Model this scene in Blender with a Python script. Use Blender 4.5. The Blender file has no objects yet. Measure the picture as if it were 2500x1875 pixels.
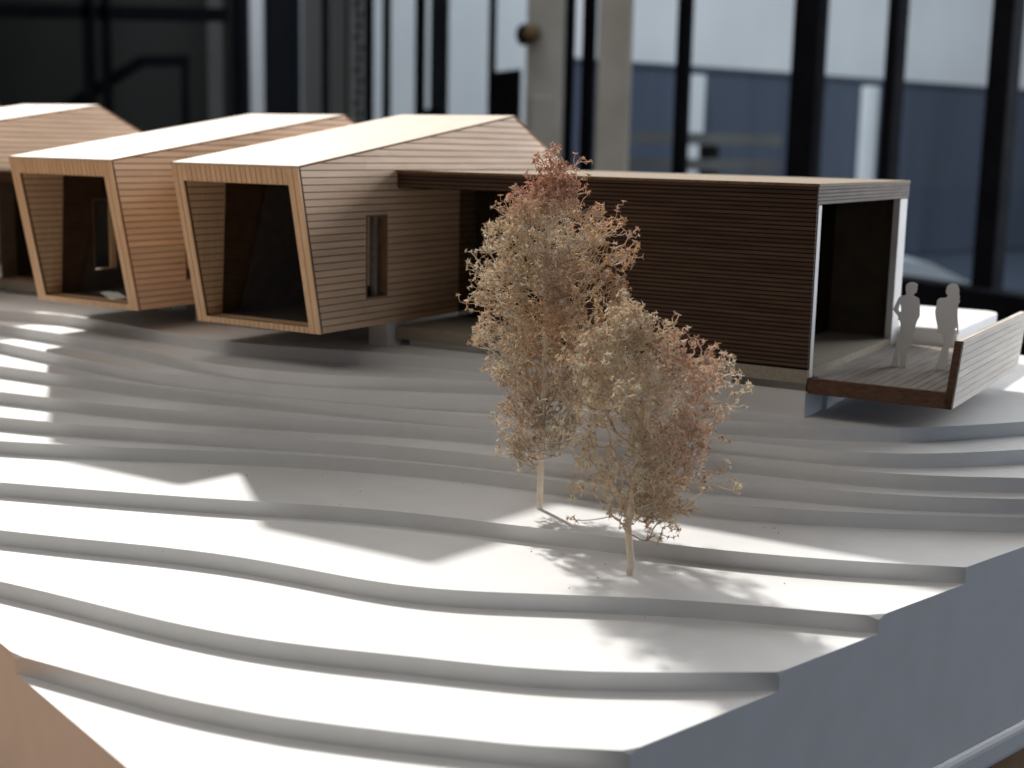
import bpy, bmesh, math, random
import numpy as np
from mathutils import Vector, Matrix
from mathutils.geometry import tessellate_polygon

# ------------------------------------------------------------------ scene, camera, light
sc = bpy.context.scene
COL = sc.collection
ZC = 0.99                      # camera height above the floor (m); the model is about half a metre away
PITCH, ROLL, LENS = 0.17264, 0.0212, 47.81
cam = bpy.data.objects.new('camera', bpy.data.cameras.new('camera'))
COL.objects.link(cam)
fw = Vector((0, math.cos(PITCH), -math.sin(PITCH))); up0 = Vector((0, math.sin(PITCH), math.cos(PITCH))); rt0 = Vector((1, 0, 0))
ix = math.cos(ROLL)*rt0 + math.sin(ROLL)*up0; iy = -math.sin(ROLL)*rt0 + math.cos(ROLL)*up0
m = Matrix((ix, iy, -fw)).transposed().to_4x4(); m.translation = (0, 0, ZC)
cam.matrix_world = m
cam.data.lens = LENS; cam.data.sensor_width = 36; cam.data.clip_start = 0.02; cam.data.clip_end = 200
cam.data.dof.use_dof = True; cam.data.dof.focus_distance = 0.545; cam.data.dof.aperture_fstop = 11.5
sc.camera = cam

world = bpy.data.worlds.new('World'); sc.world = world; world.use_nodes = True
wb = world.node_tree.nodes['Background']; wb.inputs[0].default_value = (1.0, 0.965, 0.93, 1); wb.inputs[1].default_value = 0.075

def lamp(name, kind, loc, target, power, color, **kw):
    l = bpy.data.lights.new(name, kind); l.energy = power; l.color = color
    for k, v in kw.items(): setattr(l, k, v)
    o = bpy.data.objects.new(name, l); COL.objects.link(o); o.location = loc
    o.rotation_euler = (Vector(target)-Vector(loc)).to_track_quat('-Z', 'Y').to_euler()
    return o
AZ, EL = math.radians(153.7), math.radians(41.0)
sun_dir = Vector((math.sin(AZ)*math.cos(EL), math.cos(AZ)*math.cos(EL), -math.sin(EL)))
aim = Vector((0.0, 0.65, ZC-0.12))
# low sun coming over the window wall: one far, small lamp
lamp('sunbeam', 'SPOT', aim-sun_dir*14, aim, 10800, (1.0, 0.965, 0.91), shadow_soft_size=0.25, spot_size=math.radians(13), spot_blend=0.1)
# cool daylight of the window front on the right
lamp('window_light', 'AREA', (1.85, 1.90, ZC+0.5), (0.15, 0.60, ZC-0.1), 52, (0.95, 0.96, 1.0), shape='RECTANGLE', size=1.3, size_y=1.1)
lamp('side_fill_light', 'AREA', (2.6, -0.5, ZC+0.15), (0.2, 0.5, ZC-0.15), 5.0, (0.24, 0.54, 1.0), shape='RECTANGLE', size=1.2, size_y=0.9)  # low blue fill added to tint the terrain block's right face
# soft light from the high windows behind the model, and a little from the ceiling
lamp('high_window_light', 'AREA', (-0.3, 2.5, ZC+2.5), (0.05, 0.55, ZC-0.1), 28.5, (1.0, 0.975, 0.96), shape='RECTANGLE', size=2.2, size_y=1.6)
lamp('ceiling_light', 'AREA', (-1.15, 0.0, ZC+2.0), (0.0, 0.5, ZC-0.1), 12.0, (1.0, 0.95, 0.89), shape='RECTANGLE', size=1.6, size_y=1.6)
# daylight outside, in front of the neighbouring house
lamp('outdoor_light', 'AREA', (1.2, 5.0, ZC+9), (4.0, 14.0, ZC+0.5), 640, (0.83, 0.905, 1.0), shape='RECTANGLE', size=8, size_y=8, spread=math.radians(96))

sc.view_settings.view_transform = 'Standard'; sc.view_settings.look = 'None'
sc.view_settings.exposure = 0; sc.view_settings.gamma = 1
sc.cycles.max_bounces = 8; sc.cycles.diffuse_bounces = 5; sc.cycles.transparent_max_bounces = 12

# ------------------------------------------------------------------ helpers
def mat(name, color, rough=0.7, spec=0.3, build=None):
    M = bpy.data.materials.new(name); M.use_nodes = True
    nt = M.node_tree; b = nt.nodes['Principled BSDF']
    b.inputs['Base Color'].default_value = (*color, 1); b.inputs['Roughness'].default_value = rough
    b.inputs['Specular IOR Level'].default_value = spec
    if build: build(nt, b)
    return M
def nd(nt, t, **kw):
    n = nt.nodes.new(t)
    for k, v in kw.items(): setattr(n, k, v)
    return n
def noise_color(c0, c1, scale, stretch=(1, 1, 1), bump=0.0, detail=4, vary=0.0, lo=0.35, hi=0.65, bdist=0.0003):
    def f(nt, b):
        L = nt.links
        tc = nd(nt, 'ShaderNodeTexCoord'); mp = nd(nt, 'ShaderNodeMapping'); mp.inputs['Scale'].default_value = stretch
        L.new(tc.outputs['Object'], mp.inputs['Vector'])
        no = nd(nt, 'ShaderNodeTexNoise'); no.inputs['Scale'].default_value = scale; no.inputs['Detail'].default_value = detail
        L.new(mp.outputs[0], no.inputs['Vector'])
        r = nd(nt, 'ShaderNodeValToRGB'); r.color_ramp.elements[0].position = lo; r.color_ramp.elements[1].position = hi
        r.color_ramp.elements[0].color = (*c0, 1); r.color_ramp.elements[1].color = (*c1, 1)
        L.new(no.outputs[0], r.inputs[0]); out = r.outputs[0]
        if vary:
            oi = nd(nt, 'ShaderNodeObjectInfo'); mr = nd(nt, 'ShaderNodeMapRange')
            mr.inputs[3].default_value = 1-vary; mr.inputs[4].default_value = 1+vary
            L.new(oi.outputs['Random'], mr.inputs[0])
            hs = nd(nt, 'ShaderNodeHueSaturation'); L.new(mr.outputs[0], hs.inputs['Value']); L.new(out, hs.inputs['Color']); out = hs.outputs[0]
        L.new(out, b.inputs['Base Color'])
        if bump:
            bp = nd(nt, 'ShaderNodeBump'); bp.inputs['Strength'].default_value = bump; bp.inputs['Distance'].default_value = bdist
            L.new(no.outputs[0], bp.inputs['Height']); L.new(bp.outputs[0], b.inputs['Normal'])
    return f
def glass(name, tint, ior=1.5):
    M = bpy.data.materials.new(name); M.use_nodes = True; nt = M.node_tree; nt.nodes.clear(); L = nt.links
    o = nd(nt, 'ShaderNodeOutputMaterial'); mx = nd(nt, 'ShaderNodeMixShader'); tr = nd(nt, 'ShaderNodeBsdfTransparent'); gl = nd(nt, 'ShaderNodeBsdfGlossy')
    lw = nd(nt, 'ShaderNodeLayerWeight'); lw.inputs[0].default_value = 0.5
    pw = nd(nt, 'ShaderNodeMath', operation='POWER'); pw.inputs[1].default_value = 5; L.new(lw.outputs['Facing'], pw.inputs[0])
    fr = nd(nt, 'ShaderNodeMath', operation='MULTIPLY_ADD'); fr.inputs[1].default_value = 0.45; fr.inputs[2].default_value = 0.03; L.new(pw.outputs[0], fr.inputs[0])
    tr.inputs[0].default_value = (*tint, 1); gl.inputs['Roughness'].default_value = 0.02
    L.new(fr.outputs[0], mx.inputs[0]); L.new(tr.outputs[0], mx.inputs[1]); L.new(gl.outputs[0], mx.inputs[2]); L.new(mx.outputs[0], o.inputs[0])
    return M

WHITE = mat('white_board', (0.80, 0.80, 0.795), 0.55, 0.35, noise_color((0.775, 0.775, 0.77), (0.81, 0.81, 0.805), 60, bump=0.02, detail=6))
PAPER = mat('white_paper', (0.74, 0.74, 0.74), 0.85, 0.2, noise_color((0.83, 0.83, 0.83), (0.87, 0.87, 0.87), 900))
PLY = mat('veneer', (0.62, 0.43, 0.28), 0.5, 0.35, noise_color((0.71, 0.49, 0.325), (0.82, 0.585, 0.405), 220, (1, .12, 1.6), bump=0.08, vary=0.07))
PLYF = mat('veneer_frame', (0.62, 0.41, 0.24), 0.55, 0.3, noise_color((0.72, 0.47, 0.275), (0.80, 0.545, 0.335), 320, (1.6, 1, .14), bump=0.05, vary=0.05))
ROOF = mat('roof_veneer', (0.75, 0.62, 0.48), 0.5, 0.35, noise_color((0.66, 0.55, 0.44), (0.74, 0.63, 0.52), 160, (1, .1, 1), bump=0.05))
BURNT = mat('burnt_groove', (0.10, 0.045, 0.022), 0.8, 0.1, noise_color((0.06, 0.026, 0.013), (0.09, 0.042, 0.022), 300))
EDGE = mat('burnt_edge', (0.22, 0.12, 0.06), 0.7, 0.2, noise_color((0.16, 0.085, 0.04), (0.27, 0.15, 0.08), 400))
DARK = mat('dark_slat', (0.06, 0.034, 0.02), 0.6, 0.25, noise_color((0.060, 0.034, 0.021), (0.098, 0.056, 0.035), 240, (.12, 1, 1.6), bump=0.1, vary=0.12))
DARKBACK = mat('slat_backing', (0.012, 0.008, 0.006), 0.9, 0.1, noise_color((0.010, 0.007, 0.005), (0.016, 0.010, 0.008), 200))  # near-black backing that shows between the slats
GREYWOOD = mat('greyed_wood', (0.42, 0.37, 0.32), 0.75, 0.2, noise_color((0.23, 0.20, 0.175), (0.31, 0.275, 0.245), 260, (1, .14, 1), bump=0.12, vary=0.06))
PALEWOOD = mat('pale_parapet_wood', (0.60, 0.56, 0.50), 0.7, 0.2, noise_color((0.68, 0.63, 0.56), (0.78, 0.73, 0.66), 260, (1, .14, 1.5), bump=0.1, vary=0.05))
FASCIA = mat('fascia_wood', (0.21, 0.18, 0.155), 0.75, 0.2, noise_color((0.18, 0.15, 0.125), (0.24, 0.205, 0.18), 260, (1, .14, 1), bump=0.12, vary=0.08))
GREYROOF = mat('pavilion_roof_board', (0.46, 0.38, 0.29), 0.8, 0.2, noise_color((0.27, 0.215, 0.16), (0.36, 0.295, 0.225), 700, bump=0.15))
BASE = mat('grey_card', (0.30, 0.265, 0.215), 0.85, 0.15, noise_color((0.27, 0.24, 0.19), (0.33, 0.29, 0.235), 600))
BROWN = mat('brown_end_grain', (0.19, 0.105, 0.06), 0.7, 0.2, noise_color((0.085, 0.045, 0.027), (0.13, 0.073, 0.045), 300, (1, 1, 3)))
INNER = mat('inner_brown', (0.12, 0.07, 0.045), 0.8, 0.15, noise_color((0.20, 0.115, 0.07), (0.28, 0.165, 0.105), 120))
INFLOOR = mat('inner_floor', (0.33, 0.32, 0.30), 0.8, 0.15, noise_color((0.31, 0.30, 0.28), (0.35, 0.34, 0.32), 200))
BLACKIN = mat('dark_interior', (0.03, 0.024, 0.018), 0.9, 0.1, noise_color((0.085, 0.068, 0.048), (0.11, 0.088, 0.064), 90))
TABLE = mat('table_wood', (0.40, 0.22, 0.115), 0.5, 0.35, noise_color((0.42, 0.225, 0.115), (0.53, 0.30, 0.165), 9, (1, 8, 1), bump=0.05))
FLOOR = mat('floor_screed', (0.10, 0.095, 0.09), 0.6, 0.3, noise_color((0.04, 0.038, 0.036), (0.056, 0.053, 0.05), 3))
BLACK = mat('black_frame', (0.008, 0.009, 0.012), 0.8, 0.08, noise_color((0.006, 0.007, 0.010), (0.010, 0.011, 0.014), 20))
NAVY = mat('navy_frame', (0.02, 0.025, 0.04), 0.4, 0.4, noise_color((0.016, 0.021, 0.033), (0.025, 0.031, 0.048), 8))
DWALL = mat('dark_wall', (0.05, 0.05, 0.046), 0.8, 0.2, noise_color((0.028, 0.028, 0.026), (0.046, 0.045, 0.042), 1.6, (1, 1, .2)))
CONC = mat('concrete', (0.33, 0.31, 0.275), 0.85, 0.2, noise_color((0.40, 0.375, 0.33), (0.52, 0.485, 0.43), 6, bump=0.1, bdist=.002))
BEIGE = mat('beige_plaster', (0.50, 0.49, 0.45), 0.8, 0.2, noise_color((0.42, 0.41, 0.37), (0.56, 0.55, 0.51), 4))
CURT = mat('grey_curtain', (0.40, 0.41, 0.40), 0.9, 0.1, noise_color((0.33, 0.34, 0.34), (0.45, 0.46, 0.45), 7, (1, 1, .1)))
FACADE = mat('white_render', (0.76, 0.77, 0.78), 0.85, 0.2, noise_color((0.72, 0.73, 0.74), (0.79, 0.80, 0.81), 1.2))
HOARD = mat('blue_grey_cladding', (0.115, 0.15, 0.225), 0.7, 0.2, noise_color((0.068, 0.084, 0.118), (0.09, 0.108, 0.15), 3, (1, 1, .1)))
RAILM = mat('weathered_rail', (0.36, 0.36, 0.36), 0.8, 0.2, noise_color((0.13, 0.13, 0.13), (0.19, 0.19, 0.185), 5))
BRIGHT = mat('bright_sheet_metal', (0.75, 0.82, 0.9), 0.35, 0.5, noise_color((0.80, 0.86, 0.92), (0.84, 0.90, 0.95), 4))
BRASS = mat('brass_knob', (0.16, 0.11, 0.045), 0.4, 0.5, noise_color((0.13, 0.09, 0.035), (0.19, 0.13, 0.055), 30))
CRUMB = mat('dust', (0.06, 0.05, 0.045), 0.9, 0.1, noise_color((0.05, 0.04, 0.035), (0.08, 0.07, 0.06), 300))
GLASS = glass('clear_glass', (0.93, 0.95, 0.95)); DGLASS = glass('smoked_sheet', (0.72, 0.70, 0.68))

def attr_mat(name, tr):
    def f(nt, b):
        a = nd(nt, 'ShaderNodeVertexColor'); a.layer_name = 'col'
        no = nd(nt, 'ShaderNodeTexNoise'); no.inputs['Scale'].default_value = 700
        mr = nd(nt, 'ShaderNodeMapRange'); mr.inputs[3].default_value = 0.88; mr.inputs[4].default_value = 1.08
        nt.links.new(no.outputs[0], mr.inputs[0])
        hs = nd(nt, 'ShaderNodeHueSaturation'); nt.links.new(mr.outputs[0], hs.inputs['Value']); nt.links.new(a.outputs[0], hs.inputs['Color'])
        nt.links.new(hs.outputs[0], b.inputs['Base Color'])
        if tr:
            tl = nd(nt, 'ShaderNodeBsdfTranslucent'); mx = nd(nt, 'ShaderNodeMixShader'); mx.inputs[0].default_value = tr
            nt.links.new(hs.outputs[0], tl.inputs[0]); nt.links.new(b.outputs[0], mx.inputs[1]); nt.links.new(tl.outputs[0], mx.inputs[2])
            nt.links.new(mx.outputs[0], nt.nodes['Material Output'].inputs[0])
    return mat(name, (0.5, 0.4, 0.3), 0.75, 0.25, f)
TWIG = attr_mat('dry_twig', 0.38); FLORET = attr_mat('dry_floret', 0.60)

def link(name, me, m, parent=None):
    o = bpy.data.objects.new(name, me); COL.objects.link(o)
    if m is not None and not me.materials: me.materials.append(m)
    if parent is not None: o.parent = parent
    return o
def thing(name, label, cat, loc=(0, 0, 0), rz=0.0, group=None):
    o = bpy.data.objects.new(name, None); COL.objects.link(o); o.location = loc; o.rotation_euler = (0, 0, rz); o.empty_display_size = .01
    return tag(o, label, cat, group)
def tag(o, label, cat, group=None):
    o['label'] = label; o['category'] = cat
    if group: o['group'] = group
    return o
def struct(o, label=None):
    o['kind'] = 'structure'
    if label: o['label'] = label
    return o
def bm_mesh(bm, name):
    bmesh.ops.recalc_face_normals(bm, faces=bm.faces[:])
    me = bpy.data.meshes.new(name); bm.to_mesh(me); bm.free(); return me
def prism(bm, poly, O, E1, E2, t):
    """extrude the 2D polygon (in the plane O,E1,E2) by t along E1 x E2"""
    O, E1, E2 = Vector(O), Vector(E1), Vector(E2); N = E1.cross(E2).normalized()
    lo = [bm.verts.new(O+E1*u+E2*v) for u, v in poly]; hi = [bm.verts.new(O+E1*u+E2*v+N*t) for u, v in poly]
    n = len(poly); bm.faces.new(lo[::-1]); bm.faces.new(hi)
    for i in range(n): bm.faces.new((lo[i], lo[(i+1) % n], hi[(i+1) % n], hi[i]))
def box(bm, x0, x1, y0, y1, z0, z1):
    prism(bm, [(x0, y0), (x1, y0), (x1, y1), (x0, y1)], (0, 0, z0), (1, 0, 0), (0, 1, 0), z1-z0)
def part(name, m, parent, *fn):
    bm = bmesh.new()
    for f in fn: f(bm)
    return link(name, bm_mesh(bm, name), m, parent)
def bxp(name, m, parent, *b, bevel=0.0):
    o = part(name, m, parent, lambda bm: box(bm, *b))
    if bevel:
        md = o.modifiers.new('bevel', 'BEVEL'); md.width = bevel; md.segments = 3
    return o
def clip(poly, a, b, c):
    """keep a*u+b*v >= c"""
    out = []; n = len(poly)
    for i in range(n):
        p, q = poly[i], poly[(i+1) % n]; dp = a*p[0]+b*p[1]-c; dq = a*q[0]+b*q[1]-c
        if dp >= 0: out.append(p)
        if dp*dq < 0:
            t = dp/(dp-dq); out.append((p[0]+(q[0]-p[0])*t, p[1]+(q[1]-p[1])*t))
    return out
def area(p):
    return abs(sum(p[i][0]*p[(i+1) % len(p)][1]-p[(i+1) % len(p)][0]*p[i][1] for i in range(len(p))))/2
def minus_rect(poly, h):
    """convex polygon minus the axis-aligned hole h=(u0,u1,v0,v1) -> convex pieces"""
    if h is None: return [poly]
    u0, u1, v0, v1 = h
    res = [clip(poly, -1, 0, -u0), clip(poly, 1, 0, u1)]
    mid = clip(clip(poly, 1, 0, u0), -1, 0, -u1)
    if mid: res += [clip(mid, 0, -1, -v0), clip(mid, 0, 1, v1)]
    return [r for r in res if len(r) >= 3 and area(r) > 2e-8]
def boards(poly, v0, v1, pitch, gap, hole=None, along='u'):
    """cut a polygon into boards; returns convex polygons"""
    out = []; v = v0
    while v < v1-1e-6:
        a, b = v+gap/2, min(v+pitch, v1)-gap/2
        if along == 'u': p = clip(clip(poly, 0, 1, a), 0, -1, -b) if len(poly) > 2 else []
        else: p = clip(clip(poly, 1, 0, a), -1, 0, -b)
        if len(p) >= 3 and area(p) > 1e-7: out += minus_rect(p, hole)
        v += pitch
    return out
def convex_split(poly):
    tri = tessellate_polygon([[Vector((u, v, 0)) for u, v in poly]])
    return [[poly[i] for i in t] for t in tri]
def copy_tree(o, parent=None):
    c = o.copy(); COL.objects.link(c)
    if parent is not None: c.parent = parent
    for ch in list(o.children): copy_tree(ch, c)
    return c

# ------------------------------------------------------------------ layout (metres; heights relative to the camera are shifted by ZC)
NX, NY = 0.13218, 0.60                       # front right corner of the dark pavilion
TH = 0.5404                                  # its turn about the vertical
AV = Vector((-math.cos(TH), math.sin(TH), 0)); BV = Vector((math.sin(TH), math.cos(TH), 0))
PH = 0.5484                                  # turn of the timber houses
T0, TT = -0.1765, 0.00649                    # lowest tread, layer thickness
def zk(k): return T0+TT*k

# ------------------------------------------------------------------ terrain: stepped white board layers
CONTOURS = {
 1: [(-0.1555,0.4255),(-0.1485,0.4217),(-0.1414,0.4179),(-0.1345,0.4142),(-0.1277,0.4106),(-0.1211,0.4071),(-0.1146,0.4038),(-0.1082,0.4006),(-0.1019,0.3977),(-0.0958,0.3950),(-0.0898,0.3926),(-0.0839,0.3904),(-0.0781,0.3882),(-0.0723,0.3862),(-0.0667,0.3844),(-0.0611,0.3829),(-0.0556,0.3815),(-0.0501,0.3801),(-0.0447,0.3788),(-0.0393,0.3776),(-0.0339,0.3763),(-0.0286,0.3752),(-0.0234,0.3742),(-0.0181,0.3732),(-0.0129,0.3722),(-0.0077,0.3712),(-0.0025,0.3702),(0.0026,0.3693),(0.0078,0.3686),(0.0129,0.3681),(0.0180,0.3677),(0.0231,0.3674),(0.0282,0.3670),(0.0332,0.3666)],
 2: [(-0.1894,0.4861),(-0.1788,0.4806),(-0.1683,0.4751),(-0.1580,0.4694),(-0.1477,0.4637),(-0.1376,0.4580),(-0.1279,0.4527),(-0.1184,0.4477),(-0.1092,0.4432),(-0.1002,0.4391),(-0.0915,0.4355),(-0.0829,0.4324),(-0.0746,0.4297),(-0.0664,0.4274),(-0.0584,0.4253),(-0.0504,0.4235),(-0.0425,0.4218),(-0.0347,0.4201),(-0.0269,0.4184),(-0.0192,0.4166),(-0.0115,0.4149),(-0.0039,0.4133),(0.0036,0.4120),(0.0111,0.4110),(0.0186,0.4103),(0.0261,0.4099),(0.0336,0.4099),(0.0411,0.4100),(0.0486,0.4103),(0.0561,0.4106),(0.0637,0.4111),(0.0712,0.4116),(0.0788,0.4121),(0.0864,0.4126)],
 3: [(-0.2059,0.5309),(-0.1940,0.5275),(-0.1822,0.5243),(-0.1706,0.5213),(-0.1592,0.5185),(-0.1478,0.5157),(-0.1366,0.5128),(-0.1254,0.5095),(-0.1142,0.5058),(-0.1031,0.5016),(-0.0920,0.4967),(-0.0811,0.4915),(-0.0702,0.4860),(-0.0596,0.4807),(-0.0493,0.4761),(-0.0392,0.4724),(-0.0293,0.4697),(-0.0196,0.4679),(-0.0099,0.4668),(-0.0004,0.4662),(0.0092,0.4657),(0.0187,0.4653),(0.0282,0.4648),(0.0377,0.4642),(0.0471,0.4636),(0.0565,0.4627),(0.0658,0.4615),(0.0750,0.4601),(0.0842,0.4585),(0.0933,0.4568),(0.1023,0.4550),(0.1112,0.4532),(0.1201,0.4514),(0.1289,0.4495)],
 4: [(-0.2251,0.5829),(-0.2112,0.5798),(-0.1974,0.5768),(-0.1837,0.5739),(-0.1702,0.5711),(-0.1568,0.5684),(-0.1435,0.5659),(-0.1304,0.5635),(-0.1174,0.5614),(-0.1046,0.5595),(-0.0919,0.5576),(-0.0792,0.5557),(-0.0666,0.5534),(-0.0541,0.5506),(-0.0416,0.5472),(-0.0293,0.5431),(-0.0170,0.5387),(-0.0050,0.5342),(0.0069,0.5298),(0.0186,0.5256),(0.0301,0.5214),(0.0414,0.5172),(0.0525,0.5130),(0.0636,0.5090),(0.0745,0.5053),(0.0852,0.5020),(0.0960,0.4992),(0.1066,0.4967),(0.1173,0.4946),(0.1279,0.4927),(0.1385,0.4912),(0.1491,0.4899),(0.1597,0.4886),(0.1703,0.4874)],
 5: [(-0.2451,0.6369),(-0.2293,0.6342),(-0.2137,0.6319),(-0.1983,0.6300),(-0.1832,0.6286),(-0.1681,0.6275),(-0.1532,0.6264),(-0.1383,0.6252),(-0.1234,0.6237),(-0.1085,0.6219),(-0.0936,0.6196),(-0.0788,0.6169),(-0.0640,0.6138),(-0.0494,0.6101),(-0.0349,0.6060),(-0.0205,0.6011),(-0.0064,0.5954),(0.0075,0.5889),(0.0210,0.5817),(0.0343,0.5744),(0.0473,0.5671),(0.0600,0.5603),(0.0725,0.5544),(0.0849,0.5494),(0.0972,0.5456),(0.1096,0.5428),(0.1220,0.5408),(0.1345,0.5394),(0.1469,0.5384),(0.1594,0.5376),(0.1719,0.5370),(0.1844,0.5365),(0.1969,0.5362),(0.2095,0.5360)],
 6: [(-0.2541,0.6617),(-0.2369,0.6562),(-0.2200,0.6512),(-0.2034,0.6467),(-0.1872,0.6430),(-0.1713,0.6398),(-0.1557,0.6368),(-0.1402,0.6338),(-0.1248,0.6310),(-0.1096,0.6282),(-0.0945,0.6252),(-0.0795,0.6220),(-0.0646,0.6184),(-0.0498,0.6142),(-0.0352,0.6095),(-0.0208,0.6045),(-0.0066,0.5992),(0.0074,0.5938),(0.0212,0.5883),(0.0347,0.5829),(0.0479,0.5776),(0.0610,0.5726),(0.0739,0.5680),(0.0866,0.5638),(0.0992,0.5599),(0.1117,0.5562),(0.1240,0.5525),(0.1362,0.5489),(0.1483,0.5459),(0.1605,0.5435),(0.1729,0.5420),(0.1854,0.5412),(0.1980,0.5409),(0.2107,0.5409)],
 7: [(-0.2663,0.6951),(-0.2476,0.6871),(-0.2291,0.6792),(-0.2110,0.6716),(-0.1934,0.6649),(-0.1763,0.6591),(-0.1598,0.6542),(-0.1436,0.6499),(-0.1277,0.6462),(-0.1121,0.6431),(-0.0967,0.6404),(-0.0815,0.6381),(-0.0663,0.6357),(-0.0513,0.6330),(-0.0364,0.6297),(-0.0216,0.6257),(-0.0070,0.6210),(0.0074,0.6155),(0.0216,0.6095),(0.0355,0.6033),(0.0491,0.5972),(0.0625,0.5912),(0.0757,0.5855),(0.0886,0.5801),(0.1013,0.5748),(0.1138,0.5696),(0.1261,0.5646),(0.1383,0.5600),(0.1505,0.5562),(0.1628,0.5534),(0.1753,0.5517),(0.1880,0.5509),(0.2009,0.5508),(0.2139,0.5509)],
 8: [(-0.2820,0.7377),(-0.2612,0.7260),(-0.2408,0.7146),(-0.2209,0.7039),(-0.2017,0.6940),(-0.1832,0.6853),(-0.1655,0.6776),(-0.1482,0.6708),(-0.1314,0.6646),(-0.1149,0.6586),(-0.0987,0.6527),(-0.0828,0.6472),(-0.0671,0.6421),(-0.0518,0.6374),(-0.0367,0.6328),(-0.0218,0.6280),(-0.0071,0.6230),(0.0073,0.6178),(0.0216,0.6125),(0.0356,0.6073),(0.0493,0.6021),(0.0629,0.5969),(0.0761,0.5917),(0.0892,0.5862),(0.1019,0.5807),(0.1145,0.5753),(0.1270,0.5704),(0.1395,0.5666),(0.1522,0.5642),(0.1653,0.5635),(0.1789,0.5648),(0.1932,0.5678),(0.2079,0.5720),(0.2229,0.5770)],
 9: [(-0.2982,0.7818),(-0.2737,0.7612),(-0.2496,0.7407),(-0.2263,0.7207),(-0.2041,0.7031),(-0.1831,0.6894),(-0.1633,0.6795),(-0.1448,0.6720),(-0.1275,0.6654),(-0.1112,0.6595),(-0.0958,0.6541),(-0.0809,0.6490),(-0.0661,0.6442),(-0.0514,0.6398),(-0.0367,0.6363),(-0.0219,0.6334),(-0.0073,0.6303),(0.0073,0.6261),(0.0216,0.6211),(0.0358,0.6156),(0.0497,0.6101),(0.0634,0.6050),(0.0770,0.6003),(0.0904,0.5963),(0.1037,0.5928),(0.1170,0.5897),(0.1302,0.5870),(0.1435,0.5853),(0.1571,0.5849),(0.1712,0.5863),(0.1859,0.5894),(0.2013,0.5942),(0.2171,0.6001),(0.2332,0.6066)],
 10: [(-0.3082,0.8093),(-0.2898,0.7970),(-0.2714,0.7840),(-0.2530,0.7700),(-0.2348,0.7552),(-0.2170,0.7402),(-0.1996,0.7249),(-0.1828,0.7092),(-0.1664,0.6938),(-0.1508,0.6809),(-0.1362,0.6719),(-0.1228,0.6661),(-0.1102,0.6614),(-0.0980,0.6573),(-0.0861,0.6541),(-0.0742,0.6521),(-0.0624,0.6509),(-0.0507,0.6498),(-0.0390,0.6485),(-0.0273,0.6471),(-0.0157,0.6458),(-0.0041,0.6449),(0.0075,0.6444),(0.0190,0.6442),(0.0305,0.6441),(0.0421,0.6442),(0.0536,0.6442),(0.0652,0.6440),(0.0766,0.6435),(0.0879,0.6422),(0.0990,0.6398),(0.1098,0.6361),(0.1204,0.6313),(0.1308,0.6259)],
 11: [(-0.2735,0.8127),(-0.2569,0.8009),(-0.2400,0.7877),(-0.2230,0.7728),(-0.2063,0.7576),(-0.1903,0.7433),(-0.1752,0.7311),(-0.1609,0.7213),(-0.1475,0.7137),(-0.1347,0.7078),(-0.1222,0.7032),(-0.1101,0.6993),(-0.0982,0.6960),(-0.0864,0.6930),(-0.0747,0.6899),(-0.0631,0.6864),(-0.0516,0.6824),(-0.0402,0.6780),(-0.0289,0.6736),(-0.0177,0.6695),(-0.0066,0.6659),(0.0043,0.6630),(0.0151,0.6605),(0.0259,0.6582),(0.0366,0.6561),(0.0472,0.6540),(0.0578,0.6519),(0.0683,0.6498),(0.0786,0.6476),(0.0889,0.6451),(0.0990,0.6421),(0.1089,0.6384),(0.1185,0.6341),(0.1279,0.6296)],
}

RD, LD = Vector((0.743, 0.669, 0)), Vector((-0.64, 0.768, 0))
def isect(p, d, q, e):
    t = ((q[0]-p[0])*e[1]-(q[1]-p[1])*e[0])/(d[0]*e[1]-d[1]*e[0]); return (p[0]+d[0]*t, p[1]+d[1]*t)
PR, PL = (0.1254, 0.4468), (-0.1400, 0.4016)
PF = isect(PR, RD, PL, LD)                                # front corner, just below the picture
PRR = isect(PR, RD, (0.307, 0.818), LD)                   # right corner
PLL = (PF[0]+LD.x*1.05, PF[1]+LD.y*1.05); PBB = (PRR[0]+LD.x*1.05, PRR[1]+LD.y*1.05)
FOOT = [PF, PRR, PBB, PLL]
def in_foot_clip(poly):
    for i in range(4):
        p, q = FOOT[i], FOOT[(i+1) % 4]; a, b = -(q[1]-p[1]), (q[0]-p[0])
        poly = clip(poly, a, b, a*p[0]+b*p[1])
    return poly
def layer_mesh(ring, z0, z1, drop):
    """vertical-sided sheet; ring vertices flagged in drop get a worn, lowered corner"""
    bm = bmesh.new(); n = len(ring)
    lo = [bm.verts.new((x, y, z0)) for x, y in ring]
    hi = [bm.verts.new((x, y, z1-(0.0014 if i in drop else 0))) for i, (x, y) in enumerate(ring)]
    for i in range(n):
        j = (i+1) % n; bm.faces.new((lo[i], lo[j], hi[j], hi[i]))
    keep = [hi[i] for i in range(n) if i not in drop]
    for i in drop: bm.faces.new((hi[i-1], hi[i], hi[(i+1) % n]))
    top = bm.faces.new(keep); bm.normal_update(); bmesh.ops.triangulate(bm, faces=[top], ngon_method='EAR_CLIP')
    bm.normal_update(); me = bpy.data.meshes.new('contour_layer'); bm.to_mesh(me); bm.free(); return me
bm = bmesh.new(); prism(bm, FOOT, (0, 0, -0.2260), (1, 0, 0), (0, 1, 0), T0+0.2260)
terrain = struct(link('terrain', bm_mesh(bm, 'terrain'), WHITE)); terrain.location.z = ZC
terrain['label'] = 'white stepped contour terrain of the architectural model'
def grow(poly, d):
    c = (sum(p[0] for p in poly)/4, sum(p[1] for p in poly)/4); out = []
    for p in poly:
        v = Vector((p[0]-c[0], p[1]-c[1])); v = v*(1+d/v.length); out.append((c[0]+v.x, c[1]+v.y))
    return out
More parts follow.
